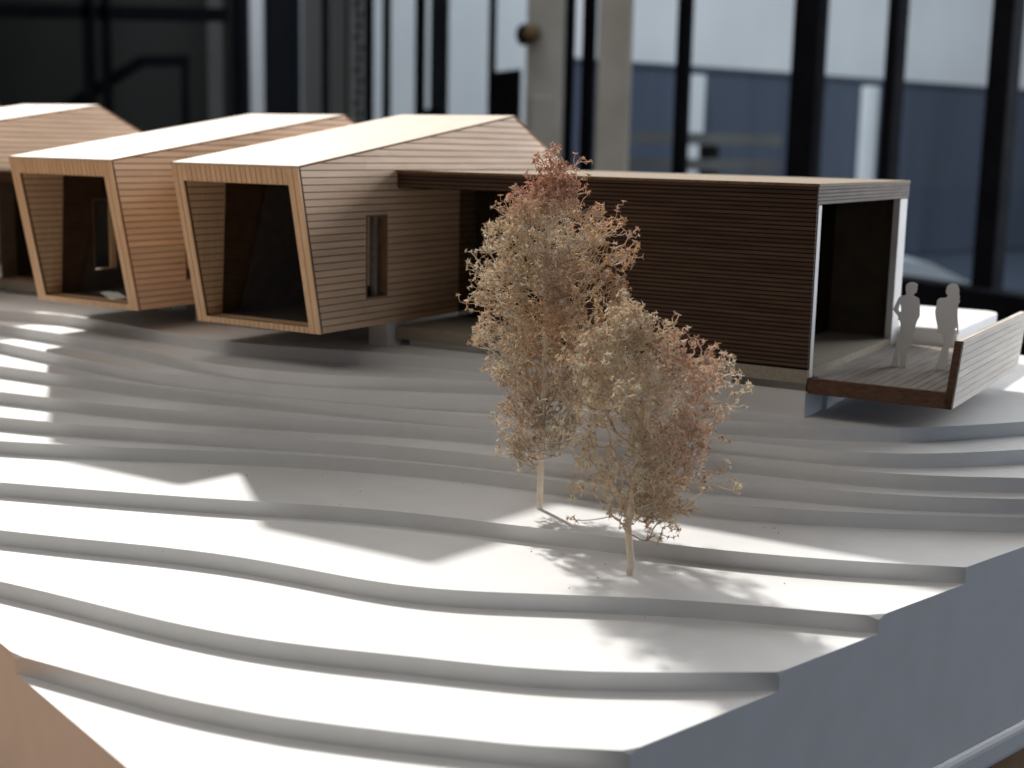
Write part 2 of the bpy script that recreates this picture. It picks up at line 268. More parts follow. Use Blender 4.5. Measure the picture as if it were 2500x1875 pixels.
o = part('base_board', WHITE, terrain, lambda bm: prism(bm, grow(FOOT, 0.0022), (0, 0, -0.2395), (1, 0, 0), (0, 1, 0), 0.0133))
md = o.modifiers.new('bevel', 'BEVEL'); md.width = 0.0035; md.segments = 4
def pav(x, y): return (NX-AV.x*x+BV.x*y, NY-AV.y*x+BV.y*y)     # pavilion coordinates: x to the right, y to the back
for k in sorted(CONTOURS):
    c = [Vector((x, y)) for x, y in CONTOURS[k]]
    d0 = (c[0]-c[2]).normalized()*0.5
    if k >= 11: d0 = Vector((-0.85, 0.30))
    pre = [c[0]+d0]
    if k <= 9:
        d1 = (c[-1]-c[-3]).normalized()*0.6; post = [c[-1]+d1, Vector((1.6, 2.0))]
    else:
        post = [Vector(pav(0.012-0.012*(k-9), 0.03)), Vector(pav(0.004-0.012*(k-9), 0.10)), Vector(pav(-0.01-.02*(k-9), 0.5)), Vector((0.4, 2.2))]
    ring = [(v.x, v.y) for v in pre+c+post]+[(-2.2, 2.4)]
    ring = in_foot_clip(ring)
    clean = []
    for p in ring:
        if not clean or math.dist(p, clean[-1]) > 1e-5: clean.append(p)
    ring = clean
    # chamfered corners where a riser meets the outer faces of the block
    out, drop = [], set(); n = len(ring)
    for i in range(n):
        p, a, b = Vector(ring[i]), Vector(ring[i-1]), Vector(ring[(i+1) % n])
        onR = abs((p-Vector(PR)).cross(RD.to_2d())) < 2e-5; onL = abs((p-Vector(PL)).cross(LD.to_2d())) < 2e-5
        corner = any(math.dist(p, q) < 1e-4 for q in FOOT)
        if (onR or onL) and not corner and k <= 6:
            da, db = (a-p), (b-p)
            out.append(tuple(p+da.normalized()*min(.0042, da.length*.8))); drop.add(len(out)); out.append(tuple(p)); out.append(tuple(p+db.normalized()*min(.0042, db.length*.8)))
        else: out.append(tuple(p))
    o = link('contour_layer', layer_mesh(out, zk(k-1), zk(k), drop), WHITE, terrain)

rng = random.Random(4)
bm = bmesh.new()
for x, y, k in [(-0.0923, 0.5143, 3),(-0.1337, 0.5069, 3),(-0.1585, 0.5490, 4),(-0.1204, 0.6056, 4),(-0.0862, 0.6078, 4),(-0.0213, 0.5980, 4),(-0.0343, 0.5701, 4),(-0.0964, 0.5983, 4),(0.0373, 0.5021, 3),(0.0223, 0.4726, 3),(0.0643, 0.4938, 3),(0.1023, 0.4831, 3),(0.0335, 0.4853, 3),(-0.0688, 0.3506, 1),(0.0488, 0.4611, 2),(-0.0717, 0.5575, 4),(0.1078, 0.5349, 4),(0.1081, 0.5278, 4),(0.0090, 0.5167, 3),(-0.0656, 0.5802, 4),(0.1040, 0.5358, 4),(-0.1392, 0.6118, 4),(0.0227, 0.3777, 1),(-0.1449, 0.4654, 2),(0.1278, 0.5584, 4)]:
    r = rng.uniform(0.00014, 0.00034)
    bmesh.ops.create_icosphere(bm, subdivisions=1, radius=r, matrix=Matrix.Translation((x, y, zk(k)+r*.4)) @ Matrix.Diagonal((1, rng.uniform(.6, 1.3), .6, 1)))
o = link('dust_crumbs', bm_mesh(bm, 'dust_crumbs'), CRUMB); o.location.z = ZC; o['kind'] = 'stuff'; o['label'] = 'tiny dark crumbs scattered on the white treads'

# ------------------------------------------------------------------ table, floor
t = thing('table', 'brown wooden table top carrying the white terrain model', 'table', (0, 0.8, 0))
tf = [(PF[0]-RD.x*.9-LD.x*.09+RD.x*.0, PF[1]-RD.y*.9-LD.y*.09)]
tf = [tuple(Vector(PF)-RD.to_2d()*1.0+LD.to_2d()*.012), tuple(Vector(PRR)+RD.to_2d()*.10+LD.to_2d()*.012), tuple(Vector(PBB)+RD.to_2d()*.10), tuple(Vector(PLL)-RD.to_2d()*1.0)]
o = part('tabletop', TABLE, t, lambda bm: prism(bm, [(x, y-.8) for x, y in tf], (0, 0, .715), (1, 0, 0), (0, 1, 0), .035)); md = o.modifiers.new('bevel', 'BEVEL'); md.width = .004; md.segments = 3
cx, cy = sum(p[0] for p in tf)/4, sum(p[1] for p in tf)/4
for x, y in tf: bxp('leg', TABLE, t, x+(cx-x)*.1-.03, x+(cx-x)*.1+.03, y+(cy-y)*.1-.83, y+(cy-y)*.1-.77, 0, 0.7152)
bm = bmesh.new(); box(bm, -40, 40, -10, 60, -0.1, 0)
struct(link('floor', bm_mesh(bm, 'floor'), FLOOR), 'dark floor')

# ------------------------------------------------------------------ timber houses
ZT, ZB, ST, SB, W, SR, ZR = -0.01099, -0.09296, -0.0785, -0.0618, 0.0824, 0.1157, 0.01825
SBK, ZBK = 0.2050, -0.0224                     # foot of the back roof slope
H0 = ZB                                       # house origin height
FP, FG = 0.00347, 0.00043                     # board pitch, groove width
def make_house(name, label, loc, rz, left_window=True):
    t = thing(name, label, 'model house', loc, rz, 'timber box houses')
    z = lambda v: v-H0
    RT = 0.0012
    poly = [(ST, z(ZT)-RT), (SR, z(ZR)-RT), (SBK, z(ZBK)-RT), (SBK, z(ZB)), (SB, z(ZB))]
    hole_ = (-0.0262, -0.0079, z(-0.0785), z(-0.0358))
    fr = lambda p: clip(clip(p, 0.9804, 0.197, (SB+0.0012)*0.9804+0.0*0.197), 1, 0, -9)   # keep clear of the front boards
    inner = fr(poly)
    for side in (0, 1):
        # x of the outer face, sign of the inward direction
        xo, sg = (0.0, -1) if side == 0 else (-W, 1)
        E1, E2 = (0, 1, 0), (0, 0, 1)          # E1 x E2 = +x
        hole = hole_ if (side == 0 or left_window) else None
        core = minus_rect(inner, hole)
        def f(bm, core=core, xo=xo, sg=sg):
            for p in core: prism(bm, p, (xo+(0.0007 if sg > 0 else -0.0053), 0, 0), E1, E2, 0.0046)
        part('wall', BURNT, t, f)
        for p in boards(inner, 0.0, z(ZR)+.001, FP, FG, hole):
            part('plank', PLY, t, lambda bm: prism(bm, p, (xo if sg > 0 else xo-0.0007, 0, 0), E1, E2, 0.0007))
        # lining boards of the reveal in front of the glass, and plain lining behind
        lin = clip(clip(inner, 0, -1, -(z(ZT)-0.0087)), 0, 1, 0.0030)
        front = clip(lin, -1, -0.2, 0.0475-0.2*0.045) if len(lin) > 2 else []
        front = clip(lin, -1, 0.055, 0.0508)
        for p in boards(front, 0.0, z(ZR), FP, FG):
            part('lining_plank', PLYF, t, lambda bm: prism(bm, p, (xo+0.0053 if sg > 0 else xo-0.0060, 0, 0), E1, E2, 0.0007))
        back = clip(lin, 1, -0.055, -0.0508)
        def f2(bm, xo=xo, sg=sg, back=back):
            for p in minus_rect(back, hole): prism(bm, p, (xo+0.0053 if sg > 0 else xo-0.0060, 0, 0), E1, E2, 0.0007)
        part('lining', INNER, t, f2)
        # the narrow window: frame strips and pane
        if hole is None: continue
        u0, u1, v0, v1 = hole
        xin = (xo-0.0060) if sg < 0 else xo
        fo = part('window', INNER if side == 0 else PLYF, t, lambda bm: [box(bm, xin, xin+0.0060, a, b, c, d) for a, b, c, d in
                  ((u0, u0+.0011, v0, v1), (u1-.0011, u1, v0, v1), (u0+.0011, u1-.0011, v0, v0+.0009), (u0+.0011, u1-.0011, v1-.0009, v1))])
        part('pane', GLASS, fo, lambda bm: box(bm, xin+.0025, xin+.0031, u0+.0011, u1-.0011, v0+.0009, v1-.0009))
        if side == 0:
            part('blind', PLY, fo, lambda bm: box(bm, xin+.0004, xin+.0010, u0+.0012, u0+.0098, v0+.0060, v1-.0010))  # added pale panel standing in for light reflected in the left of the pane
            part('mullion', GREYWOOD, fo, lambda bm: box(bm, xin+.0012, xin+.0045, u0+.0098, u0+.0112, v0+.0009, v1-.0009))
    # burnt line where wall and roof meet
    # roof: two panels
    def roofp(a, b):
        return lambda bm: prism(bm, [a, b, (b[0], b[1]-RT), (a[0], a[1]-RT)], (-W-.0002, 0, 0), (0, 1, 0), (0, 0, 1), W+.0004)
    part('roof_panel', ROOF, t, roofp((ST, z(ZT)), (SR, z(ZR))))
    part('roof_panel', ROOF, t, roofp((SR, z(ZR)), (SBK, z(ZBK))))
    for x in (0.0002, -W-.0006):
        part('roof_edge', EDGE, t, lambda bm: [prism(bm, [a, b, (b[0], b[1]-RT*.8), (a[0], a[1]-RT*.8)], (x, 0, 0), (0, 1, 0), (0, 0, 1), 0.0004)
             for a, b in (((ST, z(ZT)-.0001), (SR, z(ZR)-.0001)), ((SR, z(ZR)-.0001), (SBK, z(ZBK)-.0001)))])
    # front frame: boards in the tilted front plane
    T = Vector((0, ST, z(ZT)-RT)); B = Vector((0, SB, z(ZB))); E2 = (T-B); LS = E2.length; E2.normalize()
    E1 = Vector((1, 0, 0)); N = E1.cross(E2); O = B-N*0.0002
    th = 0.0009
    vi0, vi1 = 0.0031, LS-0.0080
    jl, jr = 0.0064, 0.0070
    back_l = lambda u0, u1, v0, v1, n='frame_backing': part(n, BURNT, t, lambda bm: prism(bm, [(u0, v0), (u1, v0), (u1, v1), (u0, v1)], O-N*0.0012, E1, E2, 0.0010))
    back_l(-W, -W+jl, 0, LS); back_l(-jr, 0, 0, LS); back_l(-W+jl, -jr, 0, vi0); back_l(-W+jl, -jr, vi1, LS)
    def fb(n, u0, u1, v0, v1):
        part(n, PLYF, t, lambda bm: prism(bm, [(u0, v0), (u1, v0), (u1, v1), (u0, v1)], O-N*0.0002, E1, E2, th))
    g = 0.00020
    fb('jamb_board', -W, -W+jl*.5-g, 0, LS); fb('jamb_board', -W+jl*.5+g, -W+jl, 0, LS)
    fb('jamb_board', -jr, -jr*.5-g, 0, LS); fb('jamb_board', -jr*.5+g, 0, 0, LS)
    n = 21; wd = (W-jl-jr)/n
    for i in range(n):
        u = -W+jl+i*wd
        fb('lintel_board', u+g, u+wd-g, vi1, LS); fb('sill_board', u+g, u+wd-g, 0, vi0)
    # floor ledge, floor, ceiling, back wall, glass sheet
    xl, xr = -W+.0060, -.0060
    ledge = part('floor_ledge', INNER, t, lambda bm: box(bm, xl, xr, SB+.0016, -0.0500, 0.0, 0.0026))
    for i in range(21):
        u = xl+(xr-xl)*i/21
        part('ledge_board', PLYF, t, lambda bm: box(bm, u+g, u+(xr-xl)/21-g, SB+.0012, -0.0500, 0.0026, 0.0031))
    bxp('floor_panel', INFLOOR, t, xl, xr, -0.0500, SBK-.004, 0.0, 0.0030)
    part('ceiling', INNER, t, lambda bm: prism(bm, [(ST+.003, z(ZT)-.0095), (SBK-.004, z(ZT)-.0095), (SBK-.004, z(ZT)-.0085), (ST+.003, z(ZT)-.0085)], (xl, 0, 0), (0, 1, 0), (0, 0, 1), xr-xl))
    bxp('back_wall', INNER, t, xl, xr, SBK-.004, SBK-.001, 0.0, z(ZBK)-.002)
    part('glass_sheet', DGLASS, t, lambda bm: prism(bm, [(-.0505, .0032), (-.0500, .0032), (-.0455, z(ZT)-.0096), (-.0460, z(ZT)-.0096)], (xl, 0, 0), (0, 1, 0), (0, 0, 1), xr-xl))
    # white card feet under the floor
    bxp('support_block', WHITE, t, -.0135, -.0012, -.0060, .0090, -.0150, -.0002)
    bxp('support_block', WHITE, t, -.0720, -.0600, .0200, .0320, -.0150, -.0002)
    return t
C2 = (-0.06219, 0.71661); C1 = (-0.17294, 0.79464)
h = make_house('timber_house', 'front right timber house with dark open front, beside the long dark pavilion', (*C2, ZC+H0), -PH, False)
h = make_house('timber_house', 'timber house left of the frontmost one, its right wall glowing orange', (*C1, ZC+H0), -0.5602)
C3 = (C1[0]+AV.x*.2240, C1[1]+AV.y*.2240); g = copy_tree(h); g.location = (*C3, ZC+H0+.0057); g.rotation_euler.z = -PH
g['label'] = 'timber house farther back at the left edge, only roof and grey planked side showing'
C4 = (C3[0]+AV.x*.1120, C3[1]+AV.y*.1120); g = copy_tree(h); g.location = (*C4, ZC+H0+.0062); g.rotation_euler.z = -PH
g['label'] = 'hindmost timber house, just a gable tip at the far left edge'

# ------------------------------------------------------------------ long dark pavilion with deck
PO = -0.1018                                   # underside of its grey base
p = thing('dark_pavilion', 'long dark slatted pavilion with flat roof and open deck', 'model building', (NX, NY, ZC+PO), -TH)
z = lambda v: v-PO
L, WP, HF, XS = 0.2266, 0.1465, 0.0093, -0.1330
ZTOP, ZSL, ZDK, ZDB = z(-0.01309), z(-0.0957), z(-0.0993), z(-0.1063)
bxp('roof', GREYROOF, p, -L, 0.0004, -.0004, WP, ZTOP-.0012, ZTOP)
bxp('roof_edge', EDGE, p, -L, 0.0006, -.0008, -.0004, ZTOP-.0010, ZTOP-.0001)
pt = 0.00197
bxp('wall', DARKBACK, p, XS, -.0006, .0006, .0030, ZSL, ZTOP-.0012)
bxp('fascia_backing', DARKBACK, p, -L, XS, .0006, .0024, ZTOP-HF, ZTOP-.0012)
v, i = ZTOP-.0013, 0
while v-pt > ZSL-.0005:
    x0 = -L if i < 4 else XS
    bxp('slat', DARK, p, x0, -.0003, 0, .0007, v-pt+.00055, v); v -= pt; i += 1
bxp('base', BASE, p, -L, -.0006, 0.0002, WP-.004, 0.0, ZSL-.0001)
# grey boards of the end fascia
bxp('end_fascia_backing', BURNT, p, -.0018, -.0007, 0.0032, WP, ZTOP-HF, ZTOP-.0013)
for i in range(5):
    bxp('fascia_board', FASCIA, p, -.0006, .0001, 0.0, WP, ZTOP-.0013-(i+1)*.0016+.0003, ZTOP-.0013-i*.0016)
bxp('end_strip', WHITE, p, -.0030, -.0005, .0031, .0072, ZDK-.002, ZTOP-HF-.0002)
bxp('corner_post', WHITE, p, -.0040, -.0005, WP-.0135, WP-.0002, ZDK-.002, ZTOP-HF-.0002)
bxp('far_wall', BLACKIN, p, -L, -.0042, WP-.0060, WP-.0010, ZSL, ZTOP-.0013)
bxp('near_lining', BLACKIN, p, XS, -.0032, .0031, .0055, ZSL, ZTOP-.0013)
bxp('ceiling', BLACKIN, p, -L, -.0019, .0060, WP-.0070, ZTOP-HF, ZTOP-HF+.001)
bxp('glass_wall', DGLASS, p, -.0375, -.0369, .0056, WP-.0061, ZDK+.004, ZTOP-HF)
bxp('threshold', WHITE, p, -.0390, -.0355, .0056, .060, ZDK, ZDK+.0040)
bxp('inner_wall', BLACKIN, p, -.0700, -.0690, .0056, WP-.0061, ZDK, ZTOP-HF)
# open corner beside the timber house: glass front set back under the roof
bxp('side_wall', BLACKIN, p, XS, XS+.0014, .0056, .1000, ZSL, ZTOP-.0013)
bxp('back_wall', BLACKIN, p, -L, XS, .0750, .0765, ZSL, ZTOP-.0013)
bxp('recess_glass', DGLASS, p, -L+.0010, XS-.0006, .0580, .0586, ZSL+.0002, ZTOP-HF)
bxp('recess_floor', BASE, p, -L+.0003, XS-.0002, .0008, .0740, ZSL-.0001, ZSL+.0006)
# plinth down to the ground
bxp('plinth', WHITE, p, -L+.006, -.0020, .0040, WP-.010, z(-0.1250), -.0001)
# deck
bxp('deck_frame', BURNT, p, -.0375, .0598, .0040, WP-.0005, ZDB+.0004, ZDK-.0007)
x = -.0370
while x < .0595:
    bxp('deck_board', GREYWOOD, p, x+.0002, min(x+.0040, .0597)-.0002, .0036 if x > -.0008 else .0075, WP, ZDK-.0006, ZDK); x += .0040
bxp('deck_edge', BROWN, p, -.0003, .0630, .0011, .0035, ZDB, ZDK)
# leaning parapet at the end of the deck
par = [(.0599, ZDB), (.0631, ZDB), (.0657, z(-.0768)), (.0625, z(-.0768))]
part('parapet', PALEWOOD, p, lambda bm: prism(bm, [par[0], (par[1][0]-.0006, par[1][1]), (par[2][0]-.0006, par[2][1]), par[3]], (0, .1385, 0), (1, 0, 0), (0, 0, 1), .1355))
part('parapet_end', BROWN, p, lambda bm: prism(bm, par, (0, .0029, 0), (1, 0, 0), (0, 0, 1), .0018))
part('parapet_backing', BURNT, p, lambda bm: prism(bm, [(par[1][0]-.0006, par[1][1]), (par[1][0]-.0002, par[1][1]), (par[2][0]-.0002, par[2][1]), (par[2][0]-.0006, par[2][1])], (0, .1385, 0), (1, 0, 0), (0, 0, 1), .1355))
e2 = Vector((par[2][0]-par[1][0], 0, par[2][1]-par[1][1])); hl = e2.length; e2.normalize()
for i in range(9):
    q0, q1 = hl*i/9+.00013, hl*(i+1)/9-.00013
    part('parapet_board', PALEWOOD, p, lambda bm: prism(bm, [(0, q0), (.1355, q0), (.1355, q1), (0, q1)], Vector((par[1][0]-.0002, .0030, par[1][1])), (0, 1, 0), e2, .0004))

# low dark links between the timber houses
def link_building(x0, x1, label, back=0.0, low=0.0):
    ZTOP = z(-0.01309)-low
    t = thing('glazed_link', label, 'model building', (*pav(x1, back), ZC+PO), -TH, 'dark links between the timber houses')
    w = x1-x0
    bxp('roof', GREYROOF, t, -w, 0, -.0004, WP, ZTOP-.0012, ZTOP)
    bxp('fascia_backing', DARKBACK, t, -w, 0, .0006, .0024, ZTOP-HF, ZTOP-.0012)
    for i in range(4): bxp('slat', DARK, t, -w, 0, 0, .0007, ZTOP-.0013-(i+1)*pt+.00055, ZTOP-.0013-i*pt)
    bxp('base', BASE, t, -w, 0, .0002, WP-.004, 0, ZSL-.0001)
    bxp('recess_floor', INNER, t, -w, 0, .0008, .074, ZSL-.0001, ZSL+.0006)
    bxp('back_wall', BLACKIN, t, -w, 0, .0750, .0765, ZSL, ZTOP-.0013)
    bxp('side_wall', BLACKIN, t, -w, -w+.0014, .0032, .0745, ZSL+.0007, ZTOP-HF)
    bxp('recess_glass', DGLASS, t, -w+.0015, 0, .0150, .0156, ZSL+.0007, ZTOP-HF)
    bxp('plinth', WHITE, t, -w, 0, .006, WP-.01, z(-.1180), -.0001)
link_building(-0.3590, -0.3140, 'narrow dark gap building between the two front timber houses')
link_building(-0.5800, -0.4480, 'dark recessed building left of the orange-glowing timber house', .0275, .009)

# white block on the ground behind the deck
t = thing('low_white_block', 'low white block with rounded corner on the ground behind the deck', 'block', (*pav(0, .148), ZC-0.1181), -TH)
def blk(bm):
    r, n = .010, 6; x1, y1 = .0300, .106
    pts = [(-.10, 0), (x1, 0)]+[(x1-r+r*math.cos(a), y1-r+r*math.sin(a)) for a in [math.pi/2*i/n for i in range(n+1)]]+[(-.10, y1)]
    prism(bm, pts, (0, 0, 0), (1, 0, 0), (0, 1, 0), .0280)
o = part('body', WHITE, t, blk); md = o.modifiers.new('bevel', 'BEVEL'); md.width = .0008; md.segments = 2

# ------------------------------------------------------------------ cut-out figures
def figure(name, label, outer, hole, foot, loc, rz):
    k = 0.0000465
    f = lambda q: [((x-foot[0])*k, (foot[1]-y)*k) for x, y in q]
    rings = [f(outer)]+([f(hole)] if hole else [])
    vs = [v for r in rings for v in r]
    tris = tessellate_polygon([[Vector((u, v, 0)) for u, v in r] for r in rings])
    bm = bmesh.new(); th = .0005
    a = [bm.verts.new((u, 0, v)) for u, v in vs]; b = [bm.verts.new((u, th, v)) for u, v in vs]
    for tr in tris:
        bm.faces.new([a[i] for i in tr]); bm.faces.new([b[i] for i in reversed(tr)])
    i0 = 0
    for r in rings:
        for i in range(len(r)):
            i1, i2 = i0+i, i0+(i+1) % len(r); bm.faces.new((a[i1], a[i2], b[i2], b[i1]))
        i0 += len(r)
    o = link(name, bm_mesh(bm, name), PAPER); o.location = loc; o.rotation_euler.z = rz
    return tag(o, label, 'figure', 'paper figures on the deck')
MAN = [(310,1136),(314,1060),(335,960),(345,880),(360,800),(372,720),(362,662),(345,655),(340,615),(318,590),(286,550),(310,490),(335,425),(352,412),(392,402),(405,395),(405,380),(398,350),(396,310),(405,285),(430,270),(460,264),(495,272),(515,295),(508,308),(512,340),(505,352),(505,370),(490,376),(482,380),(480,402),(510,415),(535,430),(543,470),(548,520),(554,600),(530,660),(516,720),(505,800),(490,900),(470,950),(455,1020),(445,1080),(450,1118),(468,1136),(400,1138),(386,1128),(382,1000),(376,1000),(374,1128),(360,1136)]
MHOLE = [(356,488),(364,530),(366,575),(350,568),(338,548),(346,515)]
WOM = [(755,1152),(765,1100),(785,1000),(810,930),(822,900),(806,850),(785,800),(765,800),(740,790),(748,760),(735,700),(720,640),(711,585),(720,520),(724,470),(738,450),(762,443),(800,440),(820,425),(818,408),(806,402),(798,378),(803,350),(808,325),(830,302),(862,293),(900,300),(920,325),(931,370),(926,390),(939,425),(932,440),(941,470),(928,500),(926,560),(932,640),(945,720),(952,800),(945,806),(935,770),(930,735),(918,740),(915,770),(900,830),(885,900),(872,950),(866,1010),(868,1060),(876,1115),(884,1134),(862,1128),(852,1140),(862,1168),(822,1178),(770,1168)]
figure('cutout_figure', 'white paper man silhouette with hand on hip, nearer the pavilion wall', MAN, MHOLE, (388, 1136), (0.1842, 0.6400, ZC-0.09930), -0.24)
figure('cutout_figure', 'white paper woman silhouette with long hair, nearer the parapet', WOM, None, (812, 1172), (0.2020, 0.6330, ZC-0.09930), -0.30)

# ------------------------------------------------------------------ dried flower-head trees
def tubes(name, segs, m, parent, sides=3):
    """segs: list of (p, q, rp, rq, colour)"""
    n = len(segs); P = np.array([s[0] for s in segs]); Q = np.array([s[1] for s in segs]); RP = np.array([s[2] for s in segs]); RQ = np.array([s[3] for s in segs])
    C = np.array([s[4] for s in segs]); D = Q-P; ln = np.linalg.norm(D, axis=1, keepdims=True)+1e-9; D = D/ln
    ref = np.where(np.abs(D[:, 2:3]) > .9, np.array([[1., 0, 0]]), np.array([[0, 0, 1.]]))
    U = np.cross(D, ref); U /= np.linalg.norm(U, axis=1, keepdims=True)+1e-9; V = np.cross(D, U)
    vs = np.zeros((n, 2*sides, 3)); fs = np.zeros((n, sides, 4), int)
    Qe = Q+D*RQ[:, None]*.4
    for i in range(sides):
        a = 2*math.pi*i/sides; w = U*math.cos(a)+V*math.sin(a)
        vs[:, i] = P+w*RP[:, None]; vs[:, sides+i] = Qe+w*RQ[:, None]
        j = (i+1) % sides; fs[:, i] = np.arange(n)[:, None]*2*sides+np.array([i, j, sides+j, sides+i])
    me = bpy.data.meshes.new(name); me.from_pydata(vs.reshape(-1, 3).tolist(), [], fs.reshape(-1, 4).tolist())
    at = me.color_attributes.new('col', 'FLOAT_COLOR', 'POINT'); cc = np.ones((n*2*sides, 4)); cc[:, :3] = np.repeat(C, 2*sides, axis=0); at.data.foreach_set('color', cc.ravel())
    me.polygons.foreach_set('use_smooth', [True]*len(me.polygons))
    return link(name, me, m, parent)
def florets(name, pts, dirs, cols, cores, m, parent, seed, size):
    rs = np.random.RandomState(seed); V = []; F = []; C = []
    for p, d, c, cr in zip(pts, dirs, cols, cores):
        d = d/(np.linalg.norm(d)+1e-9); ref = np.array([0, 0, 1.]) if abs(d[2]) < .9 else np.array([1., 0, 0]); u = np.cross(d, ref); u /= np.linalg.norm(u); v = np.cross(d, u)
        k = rs.randint(4, 7); s = size*rs.uniform(.65, 1.25); a0 = rs.uniform(0, 6.28)
        for i in range(k):                      # pointed calyx rays, bent outward
            a = a0+2*math.pi*i/k+rs.uniform(-.25, .25); w = u*math.cos(a)+v*math.sin(a); x = -u*math.sin(a)+v*math.cos(a)
            up = rs.uniform(.1, .9); L = s*rs.uniform(.75, 1.25); mid = p+(w*.55+d*up*.55)*L*.5; tip = p+w*L+d*L*(up*.4+rs.uniform(-.25, .35)); b = len(V); t = s*.20
            V += [p-x*t*.8, p+x*t*.8, p+d*t*1.2, mid-x*t*.75, mid+x*t*.75, mid+d*t, tip]
            F += [(b, b+3, b+5, b+2), (b+1, b+2, b+5, b+4), (b, b+1, b+4, b+3), (b+3, b+6, b+5), (b+5, b+6, b+4), (b+4, b+6, b+3)]; C += [c]*6+[np.minimum(c*1.12, .9)]
        if cr is not None:                      # seed
            b = len(V); r = s*.24; o = p+d*r*.8
            V += [o+u*r, o-u*r, o+v*r, o-v*r, o+d*r, o-d*r]; F += [(b, b+2, b+4), (b+2, b+1, b+4), (b+1, b+3, b+4), (b+3, b, b+4), (b+2, b, b+5), (b+1, b+2, b+5), (b+3, b+1, b+5), (b, b+3, b+5)]; C += [cr]*6
    me = bpy.data.meshes.new(name); me.from_pydata([tuple(x) for x in V], [], F)
    at = me.color_attributes.new('col', 'FLOAT_COLOR', 'POINT'); cc = np.ones((len(V), 4)); cc[:, :3] = np.array(C); at.data.foreach_set('color', cc.ravel())
    o = link(name, me, m, parent); o['kind'] = 'stuff'; return o
CREAM, TAN, PINK, RUST, OCHRE, PALE = [np.array(c) for c in ((.93, .81, .66), (.82, .65, .48), (.87, .66, .57), (.68, .35, .25), (.84, .58, .28), (.95, .89, .80))]
def mixc(a, b, t): return a*(1-t)+b*t
def dried_tree(name, label, loc, seed, trunk, profile, limbs, ntips, colour, core_p, size, shell, group, sprigs=()):
    rs = np.random.RandomState(seed)
    t = thing(name, label, 'dried plant', loc, 0, group)
    prof = np.array(profile)*.001
    def extent(h): return np.interp(h, prof[:, 0], prof[:, 1]), np.interp(h, prof[:, 0], prof[:, 2])
    nodes = []; par = []; kind = []
    tr = np.array(trunk)*.001
    fine = [tr[0]]
    for a, b in zip(tr[:-1], tr[1:]):
        k = max(2, int(np.linalg.norm(b-a)/.003))
        for i in range(1, k+1): fine.append(a+(b-a)*i/k)
    for i, pnt in enumerate(fine):
        nodes.append(pnt+np.r_[rs.normal(0, .00012, 2), 0]*(i > 0)); par.append(i-1); kind.append(0)
    ntr = len(nodes)
    for li, (h, tip) in enumerate(limbs):          # main limbs, bent
        j = min(range(ntr), key=lambda i: abs(nodes[i][2]-h*.001)); tip = np.array(tip)*.001; a = nodes[j]; prev = j; k = max(6, int(np.linalg.norm(tip-a)/.0022))
        side = rs.normal(0, 1, 3); amp = np.linalg.norm(tip-a)*.08
        for i in range(1, k+1):
            s = i/k; pt = a+(tip-a)*s+side*amp*math.sin(math.pi*s)+np.array([0, 0, -1])*np.linalg.norm(tip-a)*.10*math.sin(math.pi*s)
            nodes.append(pt+rs.normal(0, .00025, 3)); par.append(prev); kind.append(1+li); prev = len(nodes)-1
    # tips spread through the crown, gathered in small clusters so gaps stay between them
    tips = []
    zs0, zs1 = prof[0, 0], prof[-1, 0]
    hh = np.linspace(zs0, zs1, 200); l, r = extent(hh); wgt = np.maximum(r-l, .002)**0.95; wgt /= wgt.sum()
    nclump = ntips//46
    for _ in range(nclump):                         # loose clumps with gaps between them
        h = rs.choice(hh, p=wgt); l, r = extent(h); cx, rx = (l+r)/2, (r-l)/2
        a = rs.uniform(0, 2*math.pi); rad = rs.uniform(0, 1)**shell*1.03
        ctr = np.array([cx+max(rx-.0022, .001)*rad*math.cos(a), max(rx-.0022, .001)*.95*rad*math.sin(a), h]); cr = rs.uniform(.0020, .0042)
        for _ in range(rs.randint(4, 14)):
            sub = ctr+rs.normal(0, 1, 3)*cr
            for _ in range(rs.randint(4, 10)): tips.append(sub+rs.normal(0, .0011, 3))
    for c in sprigs:                                # single sprigs that stand out of the crown
        for _ in range(11): tips.append(np.array(c)*.001+rs.normal(0, .0017, 3))
    tips = np.array(tips); base = np.array([tr[-1][0]*.5, 0, zs0+.2*(zs1-zs0)])
    ax = np.interp(tips[:, 2], tr[:, 2], tr[:, 0]); order = np.argsort(np.hypot(tips[:, 0]-ax, tips[:, 1])+np.maximum(0, tips[:, 2]-tr[-1][2]))
    cap = len(nodes)+len(tips)*5; NA = np.zeros((cap, 3)); NA[:len(nodes)] = nodes; n = len(nodes); tipn = []
    lowest = next(i for i in range(ntr) if nodes[i][2] > limbs[0][0]*.001-.001)
    for ti in order:
        q = tips[ti]; dv = NA[:n]-q; d2 = (dv**2).sum(1)+np.maximum(0, dv[:, 2]+.001)**2*4; d2[:lowest] = 9
        j = int(np.argmin(d2)); a = NA[j].copy(); ln = np.linalg.norm(q-a); k = int(np.clip(ln/.0018, 1, 4)); prev = j
        bend = rs.normal(0, .11, 3)*ln+np.array([0, 0, -.10*ln])
        for i in range(1, k+1):
            s = i/k; NA[n] = a+(q-a)*s+bend*math.sin(math.pi*s)*(k > 1); par.append(prev); kind.append(-1); prev = n; n += 1
        tipn.append(prev)
    NA = NA[:n]; cnt = np.zeros(n)
    haschild = np.zeros(n, bool)
    for i in range(n):
        if par[i] >= 0: haschild[par[i]] = True
    cnt[~haschild] = 1
    for i in range(n-1, 0, -1): cnt[par[i]] += cnt[i]
    rad = np.clip(.000135*cnt**.28, .000145, .0012)
    groups = {}
